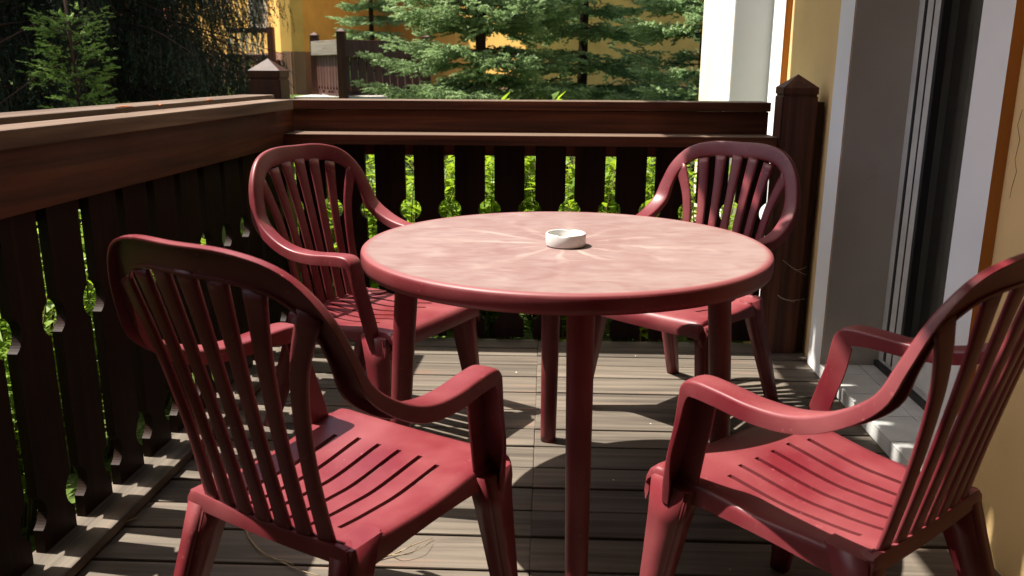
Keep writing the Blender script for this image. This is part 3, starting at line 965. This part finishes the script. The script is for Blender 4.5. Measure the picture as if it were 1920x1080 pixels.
def spruce_branch(L, style, dens=1.0):
    """one branch along +x from the trunk; returns shoots (O, D, len, tipness) and twig polylines"""
    O, D, Ls, T, tw = [], [], [], [], []
    if style == 'blue':
        f = lambda s: np.array([s*L, 0, L*(-.16*s+.20*s*s)])
        nlat = max(2, int(L/.06*dens))
        for i in range(nlat):
            s = .10 + .9*(i+rng.uniform(0, .8))/nlat
            for sd in (-1, 1):
                p = f(s)
                ll = min(.50*(1-s)*L + .10, .42)*rng.uniform(.7, 1.1)
                a = R(rng.uniform(42, 62))
                dv = np.array([math.cos(a), sd*math.sin(a), rng.uniform(-.22, .12)])
                k = max(2, int(ll/.042*dens))
                tw.append((p, p+dv*ll))
                for q in range(k):
                    t = (q+rng.uniform(.2, 1))/k
                    b_ = p+dv*ll*t + np.array([0, 0, -.12*ll*t*t])
                    aa = rng.choice([-1, 1])*R(rng.uniform(25, 55))
                    d = np.array([dv[0]*math.cos(aa)-dv[1]*math.sin(aa), dv[0]*math.sin(aa)+dv[1]*math.cos(aa), dv[2]+rng.uniform(-.25, .35)])
                    O.append(b_); D.append(d); Ls.append(rng.uniform(.05, .095)); T.append(.35+.5*t*rng.uniform(.5, 1))
                O.append(p+dv*ll*.9); D.append(dv); Ls.append(rng.uniform(.07, .11)); T.append(rng.uniform(.7, 1))
        main = [f(s) for s in np.linspace(0, 1, 7)]
    else:                                                    # hanging curtains of a Norway spruce
        f = lambda s: np.array([s*L, .05*math.sin(s*4), L*(.10*s-.42*s*s+.10*s**4)])
        nlat = max(2, int(L/.055*dens))
        for i in range(nlat):
            s = .12 + .88*(i+rng.uniform(0, .8))/nlat
            for sd in (-1, 1):
                p = f(s) + np.array([rng.uniform(-.03, .03), sd*rng.uniform(0, .30)*(1-s*.6), rng.uniform(-.05, .02)])
                ll = rng.uniform(.22, .6)*(1-.35*s)
                dv = np.array([rng.uniform(-.05, .25), sd*rng.uniform(0, .22), -1.0]); dv /= np.linalg.norm(dv)
                tw.append((p, p+dv*ll))
                k = max(2, int(ll/.055*dens))
                for q in range(k):
                    t = (q+rng.uniform(.1, 1))/k
                    b_ = p+dv*ll*t
                    d = dv + rng.normal(0, .28, 3)
                    O.append(b_); D.append(d); Ls.append(rng.uniform(.06, .1)); T.append(rng.uniform(.1, .5)+.3*t*(rng.random() < .3))
        main = [f(s) for s in np.linspace(0, 1, 7)]
    return np.array(O), np.array(D), np.array(Ls), np.array(T), tw, main

def make_spruce(name, label, loc, H, Rb, style, zlo=.3, needle_mat='blue_needles', zfine=3.6, nn=16, group=None, seed=0, whorl=.26, per=7, trunk_r=.1, L_pow=.85, nl=.028, nw=.016):
    global rng
    rng = np.random.default_rng(100+seed)
    root = tag(empty(name, loc), label, 'tree', group)
    temps = [spruce_branch(1.0*l, style) for l in (Rb*.95, Rb*.95, Rb*.7, Rb*.7, Rb*.4, Rb*.25)]
    rough = [spruce_branch(1.0*l, style, .5) for l in (Rb*.95, Rb*.6, Rb*.3)]
    tl = [Rb*.95, Rb*.95, Rb*.7, Rb*.7, Rb*.4, Rb*.25]; rl = [Rb*.95, Rb*.6, Rb*.3]
    tris, tones, wood_parts = [], [], []
    z = zlo
    while z < H-.1:
        fr = 1-(z-zlo)/(H-zlo)
        L = max(.12, Rb*fr**L_pow)
        fine = z < zfine
        k = per if fine else max(4, per-2)
        ph0 = rng.uniform(0, 6.28)
        for b_ in range(k):
            az = ph0+2*np.pi*b_/k+rng.uniform(-.3, .3)
            Lb = L*rng.uniform(.72, 1.12)
            src = [(abs(Lb-q), i) for i, q in enumerate(tl if fine else rl)]
            src.sort(); pick = src[rng.integers(0, 2)][1] if fine and src[1][0] < .3*Lb+.1 else src[0][1]
            O, D, Ls, T, tw, main = (temps if fine else rough)[pick]
            sc = Lb/(tl if fine else rl)[pick]
            pit = R(rng.uniform(-10, 6)) if style == 'blue' else R(rng.uniform(-12, 4))
            pit += R(28)*(1-fr)**1.5
            mir = rng.choice([-1, 1])
            Rz = np.array([[math.cos(az), -math.sin(az), 0], [math.sin(az), math.cos(az), 0], [0, 0, 1]])
            Ry = np.array([[math.cos(pit), 0, -math.sin(pit)], [0, mir, 0], [math.sin(pit), 0, math.cos(pit)]])
            Mx = Rz @ Ry
            o = np.array([0, 0, z+rng.uniform(-.1, .1)])
            O2 = O*sc @ Mx.T + o; D2 = D @ Mx.T
            if fine: tr = needles(O2, D2, Ls, nn, nl, nw)
            else: tr = needles(O2, D2, Ls*1.7, max(5, nn-2), nl*2.8, nw*5.0)
            tris.append(tr)
            tn = np.clip(T+rng.uniform(-.15, .15), 0, 1)
            tones.append(np.repeat(tn, len(tr)//len(T)))
            mpts = [(p*sc) @ Mx.T+o for p in main]
            wood_parts.append(tube(mpts, [max(.003, .009*Lb*(1-.85*i/6)) for i in range(7)], 5))
            if fine:
                for a_, c_ in tw[::3]:
                    wood_parts.append(tube([(a_*sc) @ Mx.T+o, (c_*sc) @ Mx.T+o], [.003, .0015], 3))
        z += whorl*rng.uniform(.8, 1.2)*(1 if fine else 1.5)
    link('crown', tri_mesh('crown', np.concatenate(tris), M[needle_mat], np.concatenate(tones)), root)
    tk = link('trunk', mesh('trunk', *tube([(0, 0, -.4), (0, 0, .3), (.02, 0, H*.5), (0, 0, H)], [trunk_r*1.15, trunk_r, trunk_r*.55, .01], 12), M['bark'], True), root)
    tag(link('limbs', mesh('limbs', *join_vf(wood_parts), M['bark'], True), tk), kind='stuff')
    return root

def ground_at(px, Y):
    p = at(px, 180, Y)
    return (p.x, Y, gz(p.x, Y))

GB = 'blue spruces between the deck and the neighbouring house'
make_spruce('blue_spruce', 'full blue-green spruce left of centre, its boughs over the far railing', ground_at(900, 8.5), 6.2, 1.2, 'blue', .35, group=GB, seed=1, whorl=.21, per=8, trunk_r=.06)
make_spruce('blue_spruce', 'open blue-green spruce right of centre with its bare trunk showing', ground_at(1090, 9.6), 6.5, 1.15, 'blue', .45, group=GB, seed=2, whorl=.30, per=7, trunk_r=.06)
make_spruce('blue_spruce', 'blue-green spruce half hidden by the bright corner of the house', ground_at(1312, 8.2), 5.0, .95, 'blue', .35, group=GB, seed=3, whorl=.24, trunk_r=.05)
make_spruce('blue_spruce', 'small distant spruce in front of the yellow wall behind the neighbour terrace', ground_at(700, 17.5), 6.0, .85, 'blue', .5, group=GB, seed=4, zfine=3.5, whorl=.26, trunk_r=.06)
GN = 'dark drooping spruces behind the left railing'
make_spruce('norway_spruce', 'tall dark spruce with drooping curtains of twigs beyond the left railing', ground_at(195, 8.0), 6.8, 2.0, 'hang', .7, 'dark_needles', 3.6, 18, GN, 5, .26, 10, .17, .6, .022, .0075)
make_spruce('norway_spruce', 'dark spruce whose bough reaches towards the yellow house', ground_at(300, 10.8), 7.5, 1.75, 'hang', .7, 'dark_needles', 3.8, 18, GN, 7, .28, 9, .16, .6, .022, .0075)
make_spruce('norway_spruce', 'tallest dark spruce, out of view to the left, added to shade the others', (-8.6, 8.2, gz(-8.6, 8.2)), 15, 2.6, 'hang', .7, 'dark_needles', .8, 9, GN, 9, .26, 12, .2, .6)  # unseen tree added to throw shade on the drooping spruces
make_spruce('norway_spruce', 'tall dark spruce unseen beyond the left edge, added to shade the others', (-7.3, 6.9, gz(-7.3, 6.9)), 13, 2.2, 'hang', .7, 'dark_needles', .8, 9, GN, 12, .26, 12, .2, .5)  # another unseen tree, added to block sun from the leftmost boughs
make_spruce('norway_spruce', 'tall dark spruce standing back on the left, added to shade the others', (-9.2, 12.0, gz(-9.2, 12.0)), 16, 2.8, 'hang', .7, 'dark_needles', .8, 9, GN, 10, .3, 11, .2, .6)  # added as well to keep the dark spruces in shade
make_spruce('young_spruce', 'slim light green young spruce catching the sun among the dark trees', ground_at(143, 5.5), 1.86, .21, 'blue', .2, 'young_needles', 3, 14, None, 8, .12, 7, .012, .45, .022, .009)

def leafy_shrub(label, loc, h, spread, nst, seed, mat='leaf', lw=.022, ll=.085, cat='shrub', name='leafy_shrub', group=None, per=.028):
    g = np.random.default_rng(seed)
    root = tag(empty(name, loc), label, cat, group)
    tris, tones, wd = [], [], []
    for s in range(nst):
        az = g.uniform(0, 6.28); sp = spread*math.sqrt(g.uniform(0.02, 1)); hh = h*g.uniform(.62, 1.0)*(1-.25*(sp/spread)**2)
        b0 = np.array([math.cos(az)*sp*.35, math.sin(az)*sp*.35, 0]); b1 = np.array([math.cos(az)*sp, math.sin(az)*sp, hh])
        mid = (b0+b1)/2 + np.array([0, 0, .12*hh])
        pts = [(1-t)**2*b0+2*t*(1-t)*mid+t*t*b1 for t in np.linspace(0, 1, 6)]
        wd.append(tube(pts, list(np.linspace(.006, .0015, 6)), 4))
        n = int(hh/per)
        for i in range(n):
            t = .12+.88*(i+g.random())/n
            p = (1-t)**2*b0+2*t*(1-t)*mid+t*t*b1
            a = g.uniform(0, 6.28); up = g.uniform(-.25, .75) + (.9 if t > .93 else 0)
            d = np.array([math.cos(a), math.sin(a), up]); d /= np.linalg.norm(d)
            sidev = np.cross(d, [0, 0, 1]); sidev /= np.linalg.norm(sidev)+1e-6
            nrm = np.cross(sidev, d)
            L_ = ll*g.uniform(.6, 1.2); w = lw*g.uniform(.7, 1.2)
            p0 = p+d*.01; m1 = p0+d*L_*.45; tip = p0+d*L_ - nrm*L_*.18*g.uniform(0, 1.5)
            lft = m1+sidev*w+nrm*w*.35; rt = m1-sidev*w+nrm*w*.35
            tris += [(p0, lft, m1), (p0, m1, rt), (m1, lft, tip), (m1, tip, rt)]
            tn = float(np.clip(g.normal(.5, .22), 0, 1)); tones += [tn]*4
    link('foliage', tri_mesh('foliage', np.array(tris), M[mat], np.array(tones)), root)
    link('stems', mesh('stems', *join_vf(wd), M['stem'], True), root)
    return root

GS = 'leafy shrubs growing close behind the deck railings'
k = 0
back = [(-1.25, 4.35, 1.12), (-.78, 4.25, 1.2), (-.32, 4.4, 1.2), (.12, 4.3, 1.25), (.52, 4.45, 1.22), (.9, 4.9, .9), (-.55, 4.85, 1.1), (.25, 4.9, 1.1)]
lab = ['leafy green shrub behind the corner post of the railing', 'leafy green shrub behind the far railing, above the far left chair', 'leafy green shrub behind the far railing, left of the ashtray',
       'tall leafy shrub with tips over the far railing, behind the ashtray', 'leafy shrub with tips over the far railing, right of the ashtray', 'low leafy shrub beside the house, behind the far right chair',
       'leafy shrub in the second row behind the far railing, to the left', 'leafy shrub in the second row behind the far railing, to the right']
for (x, y, h), lb in zip(back, lab):
    leafy_shrub(lb, (x, y, gz(x, y)), h*1.0+.12, .42, 46, 200+k, group=GS); k += 1
left = [(-1.75, .75, 1.0), (-1.72, 1.3, 1.05), (-1.78, 1.85, 1.08), (-1.74, 2.4, 1.05), (-1.8, 2.95, 1.05), (-1.78, 3.5, 1.05)]
ll_ = ['leafy shrub nearest the camera behind the left railing', 'second leafy shrub from the camera behind the left railing', 'third leafy shrub from the camera behind the left railing',
       'fourth leafy shrub from the camera behind the left railing', 'fifth leafy shrub from the camera behind the left railing', 'last leafy shrub behind the left railing, next to the corner post']
for (x, y, h), lb in zip(left, ll_):
    leafy_shrub(lb, (x, y, gz(x, y)), h+.12, .4, 44, 300+k, group=GS, ll=.06, lw=.02, per=.022); k += 1
p = at(405, 178, 8.8)
leafy_shrub('bright golden-green shrub beside the corner post, under the dark spruce', (p.x, 8.8, gz(p.x, 8.8)), 1.1, .38, 60, 400, 'gold_leaf', .01, .06)
p = at(458, 160, 12)
leafy_shrub('yellow-green shrub left of the post head, against the brown plinth', (p.x, 12, gz(p.x, 12)), 1.15, .4, 50, 401, 'gold_leaf', .014, .07)

# ================================================================ NEIGHBOURING HOUSE
def poly_wall(name, P0, P1, z0, z1, mat, parent, th=.3):
    d = Vector((P1[0]-P0[0], P1[1]-P0[1], 0)).normalized(); n = Vector((-d.y, d.x, 0))
    a, b_ = Vector((P0[0], P0[1], 0)), Vector((P1[0], P1[1], 0))
    V = []
    for z in (z0, z1):
        for q in (a, b_, b_+n*th, a+n*th): V.append((q.x, q.y, z))
    F = [(3, 2, 1, 0), (4, 5, 6, 7), (0, 1, 5, 4), (1, 2, 6, 5), (2, 3, 7, 6), (3, 0, 4, 7)]
    return link(name, fix_normals(mesh(name, V, F, mat)), parent)

def neighbour():
    h = tag(empty('neighbour_house', (0, 0, 0)), 'yellow rendered neighbour house on a brown plinth beyond the spruces', 'house')
    def g(px, Y): q = at(px, 100, Y); return (q.x, q.y)
    pts = [g(330, 27.5), g(505, 23.6), g(548, 21.0), g(728, 26.0), g(985, 20.5), g(1600, 27.0)]
    zp, zt = 1.52, 9.0
    for i in range(len(pts)-1):
        zp = 1.52 if i < 3 else .72
        poly_wall('wall', pts[i], pts[i+1], zp, zt, M['far_yellow'], h)
        a, b_ = Vector((*pts[i], 0)), Vector((*pts[i+1], 0)); d = (b_-a).normalized(); n = Vector((-d.y, d.x, 0))
        poly_wall('plinth', (a-n*.04).to_tuple()[:2], (b_-n*.04).to_tuple()[:2], .2, zp, M['plinth'], h, .34)
    # downpipe on the corner
    q = at(558, 100, 21.25)
    link('downpipe', mesh('downpipe', *tube([(q.x, q.y-.1, .5), (q.x, q.y-.1, zt)], [.05, .05], 8), M['rail'], True), h)
    # balcony left of the corner
    bx0, bx1, Yb = at(425, 80, 21.6), at(512, 80, 21.6), 21.6
    zb0, zb1 = at(470, 112, Yb).z, at(470, 52, Yb).z
    b = link('balcony', bevel_box('balcony', bx0.x, bx1.x, Yb, Yb+1.6, zb0-.12, zb0, M['far_wood'], 0), h)
    link('balcony_rail', bevel_box('balcony_rail', bx0.x, bx1.x, Yb, Yb+.1, zb1-.12, zb1, M['far_wood'], 0), b)
    link('balcony_rail', bevel_box('balcony_rail', bx0.x, bx1.x, Yb, Yb+.08, zb0, zb0+.12, M['far_wood'], 0), b)
    link('balcony_post', bevel_box('balcony_post', bx1.x-.14, bx1.x+.02, Yb-.02, Yb+.12, .4, zb1+.02, M['far_wood'], 0), b)
    bm_ = mesh('baluster', *tube([(0, 0, 0), (0, 0, zb1-zb0-.24)], [.032, .032], 6), M['far_pale'])
    x = bx0.x+.1
    while x < bx1.x-.16:
        link('baluster', bm_, b, (x, Yb+.05, zb0+.12)); x += .13
    # windows seen between the boughs
    q0 = at(432, 5, 22.0); q1 = at(472, 48, 22.0)
    w = link('window', bevel_box('window', q0.x, q1.x, 23.3, 23.36, q1.z, q0.z+.3, M['white'], 0), h)
    link('pane', bevel_box('pane', q0.x+.1, q1.x-.1, 23.28, 23.298, q1.z+.1, q0.z+.2, M['glass'], 0), w)
    return h
neighbour()

def neighbour_terrace():
    t = tag(empty('terrace_railing', (0, 0, 0)), 'dark timber terrace railing of the neighbour, grey cap, half behind the spruce', 'railing')
    Y = 15.6
    c = at(642, 130, Y)                       # corner nearest to us
    l = at(592, 130, Y+1.3); rr = at(800, 130, Y+1.2)
    zt, zb = at(642, 74, Y).z, at(642, 182, Y).z
    def run(a, b_, capmat, n, sink=.16, cap_h=.3):
        d = Vector((b_.x-a.x, b_.y-a.y, 0)); L = d.length; ang = math.atan2(d.y, d.x)
        e = link('railing_panel', bevel_box('railing_panel', 0, L, -.08, .08, zt-cap_h, zt, capmat, .01), t, (a.x, a.y, 0), ang)
        link('lower_rail', bevel_box('lower_rail', 0, L, .0, .05, zb+.02, zb+.10, M['far_wood'], 0), e)
        link('middle_rail', bevel_box('middle_rail', 0, L, .05, .09, zb+.55, zb+.62, M['far_wood'], 0), e)
        p = L/n
        pk = picket_mesh('picket', p, .012, zb+.05, zt-cap_h+.01, [(zb+.14, .045)], .03, M['far_wood'])
        for i in range(n): link('picket', pk, e, ((i+.5)*p, 0, 0))
        return e
    run(c, rr, M['far_wood'], 11)
    run(l, c, M['far_cap'], 9, cap_h=.26)
    for q, zz in ((c, zt+.2), (l, zt+.18), (rr, zt+.15)):
        link('post', post_mesh('post', .15, .15, zb-.5, zz-.06, zz, zz-.1, M['far_wood']), t, (q.x, q.y+.02, 0))
    sl = link('terrace_base', bevel_box('terrace_base', l.x-.1, rr.x, Y+.05, Y+2.5, zb-.6, zb, M['paving'], 0), t)
    return t
neighbour_terrace()

# pale house far off, seen through the gap under the spruces, and woods behind everything
def far_house():
    Y = 42
    a, b_ = at(195, 120, Y), at(345, 120, Y)
    zb, zt = at(260, 158, Y).z-1.2, at(260, 70, Y).z
    h = tag(empty('far_house', (a.x, Y, zb)), 'pale sunlit house far off, glimpsed under the dark spruces', 'house')
    L = b_.x-a.x
    link('wall', bevel_box('wall', 0, L, 0, 6, 0, zt-zb, M['far_pale'], 0), h)
    V = [(-.4, -.5, zt-zb), (L+.4, -.5, zt-zb), (L+.4, 6.5, zt-zb), (-.4, 6.5, zt-zb), (-.4, 3, zt-zb+2.2), (L+.4, 3, zt-zb+2.2)]
    link('roof', mesh('roof', V, [(0, 1, 5, 4), (2, 3, 4, 5), (0, 4, 3), (1, 2, 5), (0, 3, 2, 1)], M['red_roof']), h)
    for i in range(3):
        w = link('window', bevel_box('window', -.5, .5, -.03, .0, 0, 1.1, M['pvc'], 0), h, (L*(.2+.3*i), 0, 1.3))
        link('pane', bevel_box('pane', -.4, .4, -.05, -.031, .1, 1.0, M['glass'], 0), w)
far_house()

def far_woods():
    g = np.random.default_rng(5)
    n = 60000
    ang = g.uniform(-1.3, 1.3, n); r = g.uniform(62, 80, n)
    crown = 7+3*np.sin(ang*17)+2*np.sin(ang*41+1)
    z = g.uniform(0, 1, n)**.8*crown
    c = np.stack([np.sin(ang)*r, np.cos(ang)*r, z], 1)
    d = g.normal(0, .55, (n, 3, 3))
    o = tri_mesh('woods', c[:, None, :]+d, M['far_leaf'], np.clip(g.normal(.5, .25, n), 0, 1))
    tag(link('woods', o), 'dark green woods in the far distance', 'woods', kind='stuff')
far_woods()

# ================================================================ SMALL THINGS ON THE DECK
def twig(name, label, pts, r, branches=(), cat='twig', group='dry twigs lying on the deck'):
    parts = [tube(catmull(pts, 5), list(np.linspace(r, r*.35, 5*(len(pts)-1)+1)), 5)]
    for b_ in branches: parts.append(tube(catmull(b_, 4), list(np.linspace(r*.6, r*.25, 4*(len(b_)-1)+1)), 4))
    o = link(name, mesh(name, *join_vf(parts), M['twig'], True))
    return tag(o, label, cat, group)
def gp(px, py, z=.004):
    r = CM @ np.array([px-960.0, py-540.0, FPX]); t = (z-CAM_H)/r[2]
    return (r[0]*t, r[1]*t, z)
twig('dry_twig', 'forked dry twig on the deck boards beside the nearest left chair', [gp(690, 1052), gp(735, 1040), gp(775, 1022, .012), gp(812, 1008)], .0022,
     [[gp(735, 1040), gp(752, 1040, .014), gp(790, 1028, .016), gp(808, 1012, .01)], [gp(748, 1036), gp(765, 1026, .014), gp(780, 1014, .012)]])
twig('dry_twig', 'long dry twig lying on the deck under the nearest left chair', [gp(461, 994), gp(470, 1012), gp(490, 1034, .01), gp(520, 1050), gp(560, 1068, .008), gp(600, 1080)], .003,
     [[gp(520, 1050), gp(540, 1052, .014), gp(552, 1062, .01)]])
tw_i = 0
for pts in ([(286, 905), (270, 925), (240, 965), (205, 1000)], [(305, 880), (292, 897), (268, 935)], [(250, 968), (232, 975), (215, 992)]):
    twig('grass_stalk', ['long dry stalk lying along the edge plank by the left railing', 'short upper dry stalk by the edge plank of the left railing', 'short lower dry stalk by the edge plank of the left railing'][tw_i],
         [gp(a+6, b_+3, .006+.003*(i % 2)) for i, (a, b_) in enumerate(pts)], .0025, group='dry stalks along the edge plank', cat='stalk'); tw_i += 1

def leaf_thing(label, p, rz, s=.02):
    V = [(-s, 0, 0), (-s*.2, s*.45, .004), (s, 0, .002), (-s*.2, -s*.45, .003), (-s, 0, .0015), (-s*.2, s*.45, .0055), (s, 0, .0035), (-s*.2, -s*.45, .0045)]
    F = [(0, 1, 2, 3), (7, 6, 5, 4), (0, 4, 5, 1), (1, 5, 6, 2), (2, 6, 7, 3), (3, 7, 4, 0)]
    tag(link('fallen_leaf', mesh('fallen_leaf', V, F, M['dead_leaf']), None, p, rz), label, 'leaf', 'fallen leaves on the railing cap')
def cap_pt(px, py, z=1.0335):
    r = CM @ np.array([px-960.0, py-540.0, FPX]); t = (z-CAM_H)/r[2]
    return (r[0]*t, r[1]*t, z)
leaf_thing('larger rust brown leaf on the left railing cap, nearest the camera', cap_pt(233, 202), .4, .022)
leaf_thing('small brown leaf on the left railing cap, midway along', cap_pt(300, 198), 1.9, .012)
leaf_thing('small brown leaf on the left railing cap, nearest the corner post', cap_pt(393, 189), .9, .014)

# cobwebs between the end post and the table edge side of the wall
w = empty('cobweb', (1.0, 3.42, .3))
parts = []
for a, b_ in (((1468, 488), (1512, 516)), ((1488, 505), (1513, 500)), ((1458, 553), (1470, 560)), ((1468, 561), (1510, 560)), ((1458, 553), (1490, 566))):
    q0, q1 = at(*a, 3.405), at(*b_, 3.415)
    mid = (q0+q1)/2 + Vector((0, 0, -.006))
    parts.append(tube(catmull([tuple(q0), tuple(mid), tuple(q1)], 4), [.00045]*9, 4))
bpy.data.objects.remove(w)
tag(link('cobweb', mesh('cobweb', *join_vf(parts), M['web'])), 'torn cobweb threads on the end post beside the house wall', 'cobweb')

def petals():
    g = np.random.default_rng(77)
    tris = []
    pts = [gp(x, y, .0015) for x, y in ((968, 698), (1022, 684), (1220, 795), (1112, 760), (1320, 662), (905, 1000), (700, 985), (1035, 655), (1150, 900), (860, 940))]
    for k in range(26): pts.append((g.uniform(-.9, 1.0), g.uniform(1.5, 3.4), .0015))
    for p in pts:
        a = g.uniform(0, 6.28); r = g.uniform(.0022, .0042); p = np.array(p)
        c = [p+np.array([math.cos(a+q)*r, math.sin(a+q)*r*.7, g.uniform(0, .002)]) for q in (0, 1.6, 3.1, 4.7)]
        tris += [(c[0], c[1], c[2]), (c[0], c[2], c[3])]
    tag(link('petal_litter', tri_mesh('petal_litter', np.array(tris), M['web'], np.ones(len(tris)))), 'tiny pale petals and crumbs scattered over the deck', 'litter', kind='stuff')
petals()
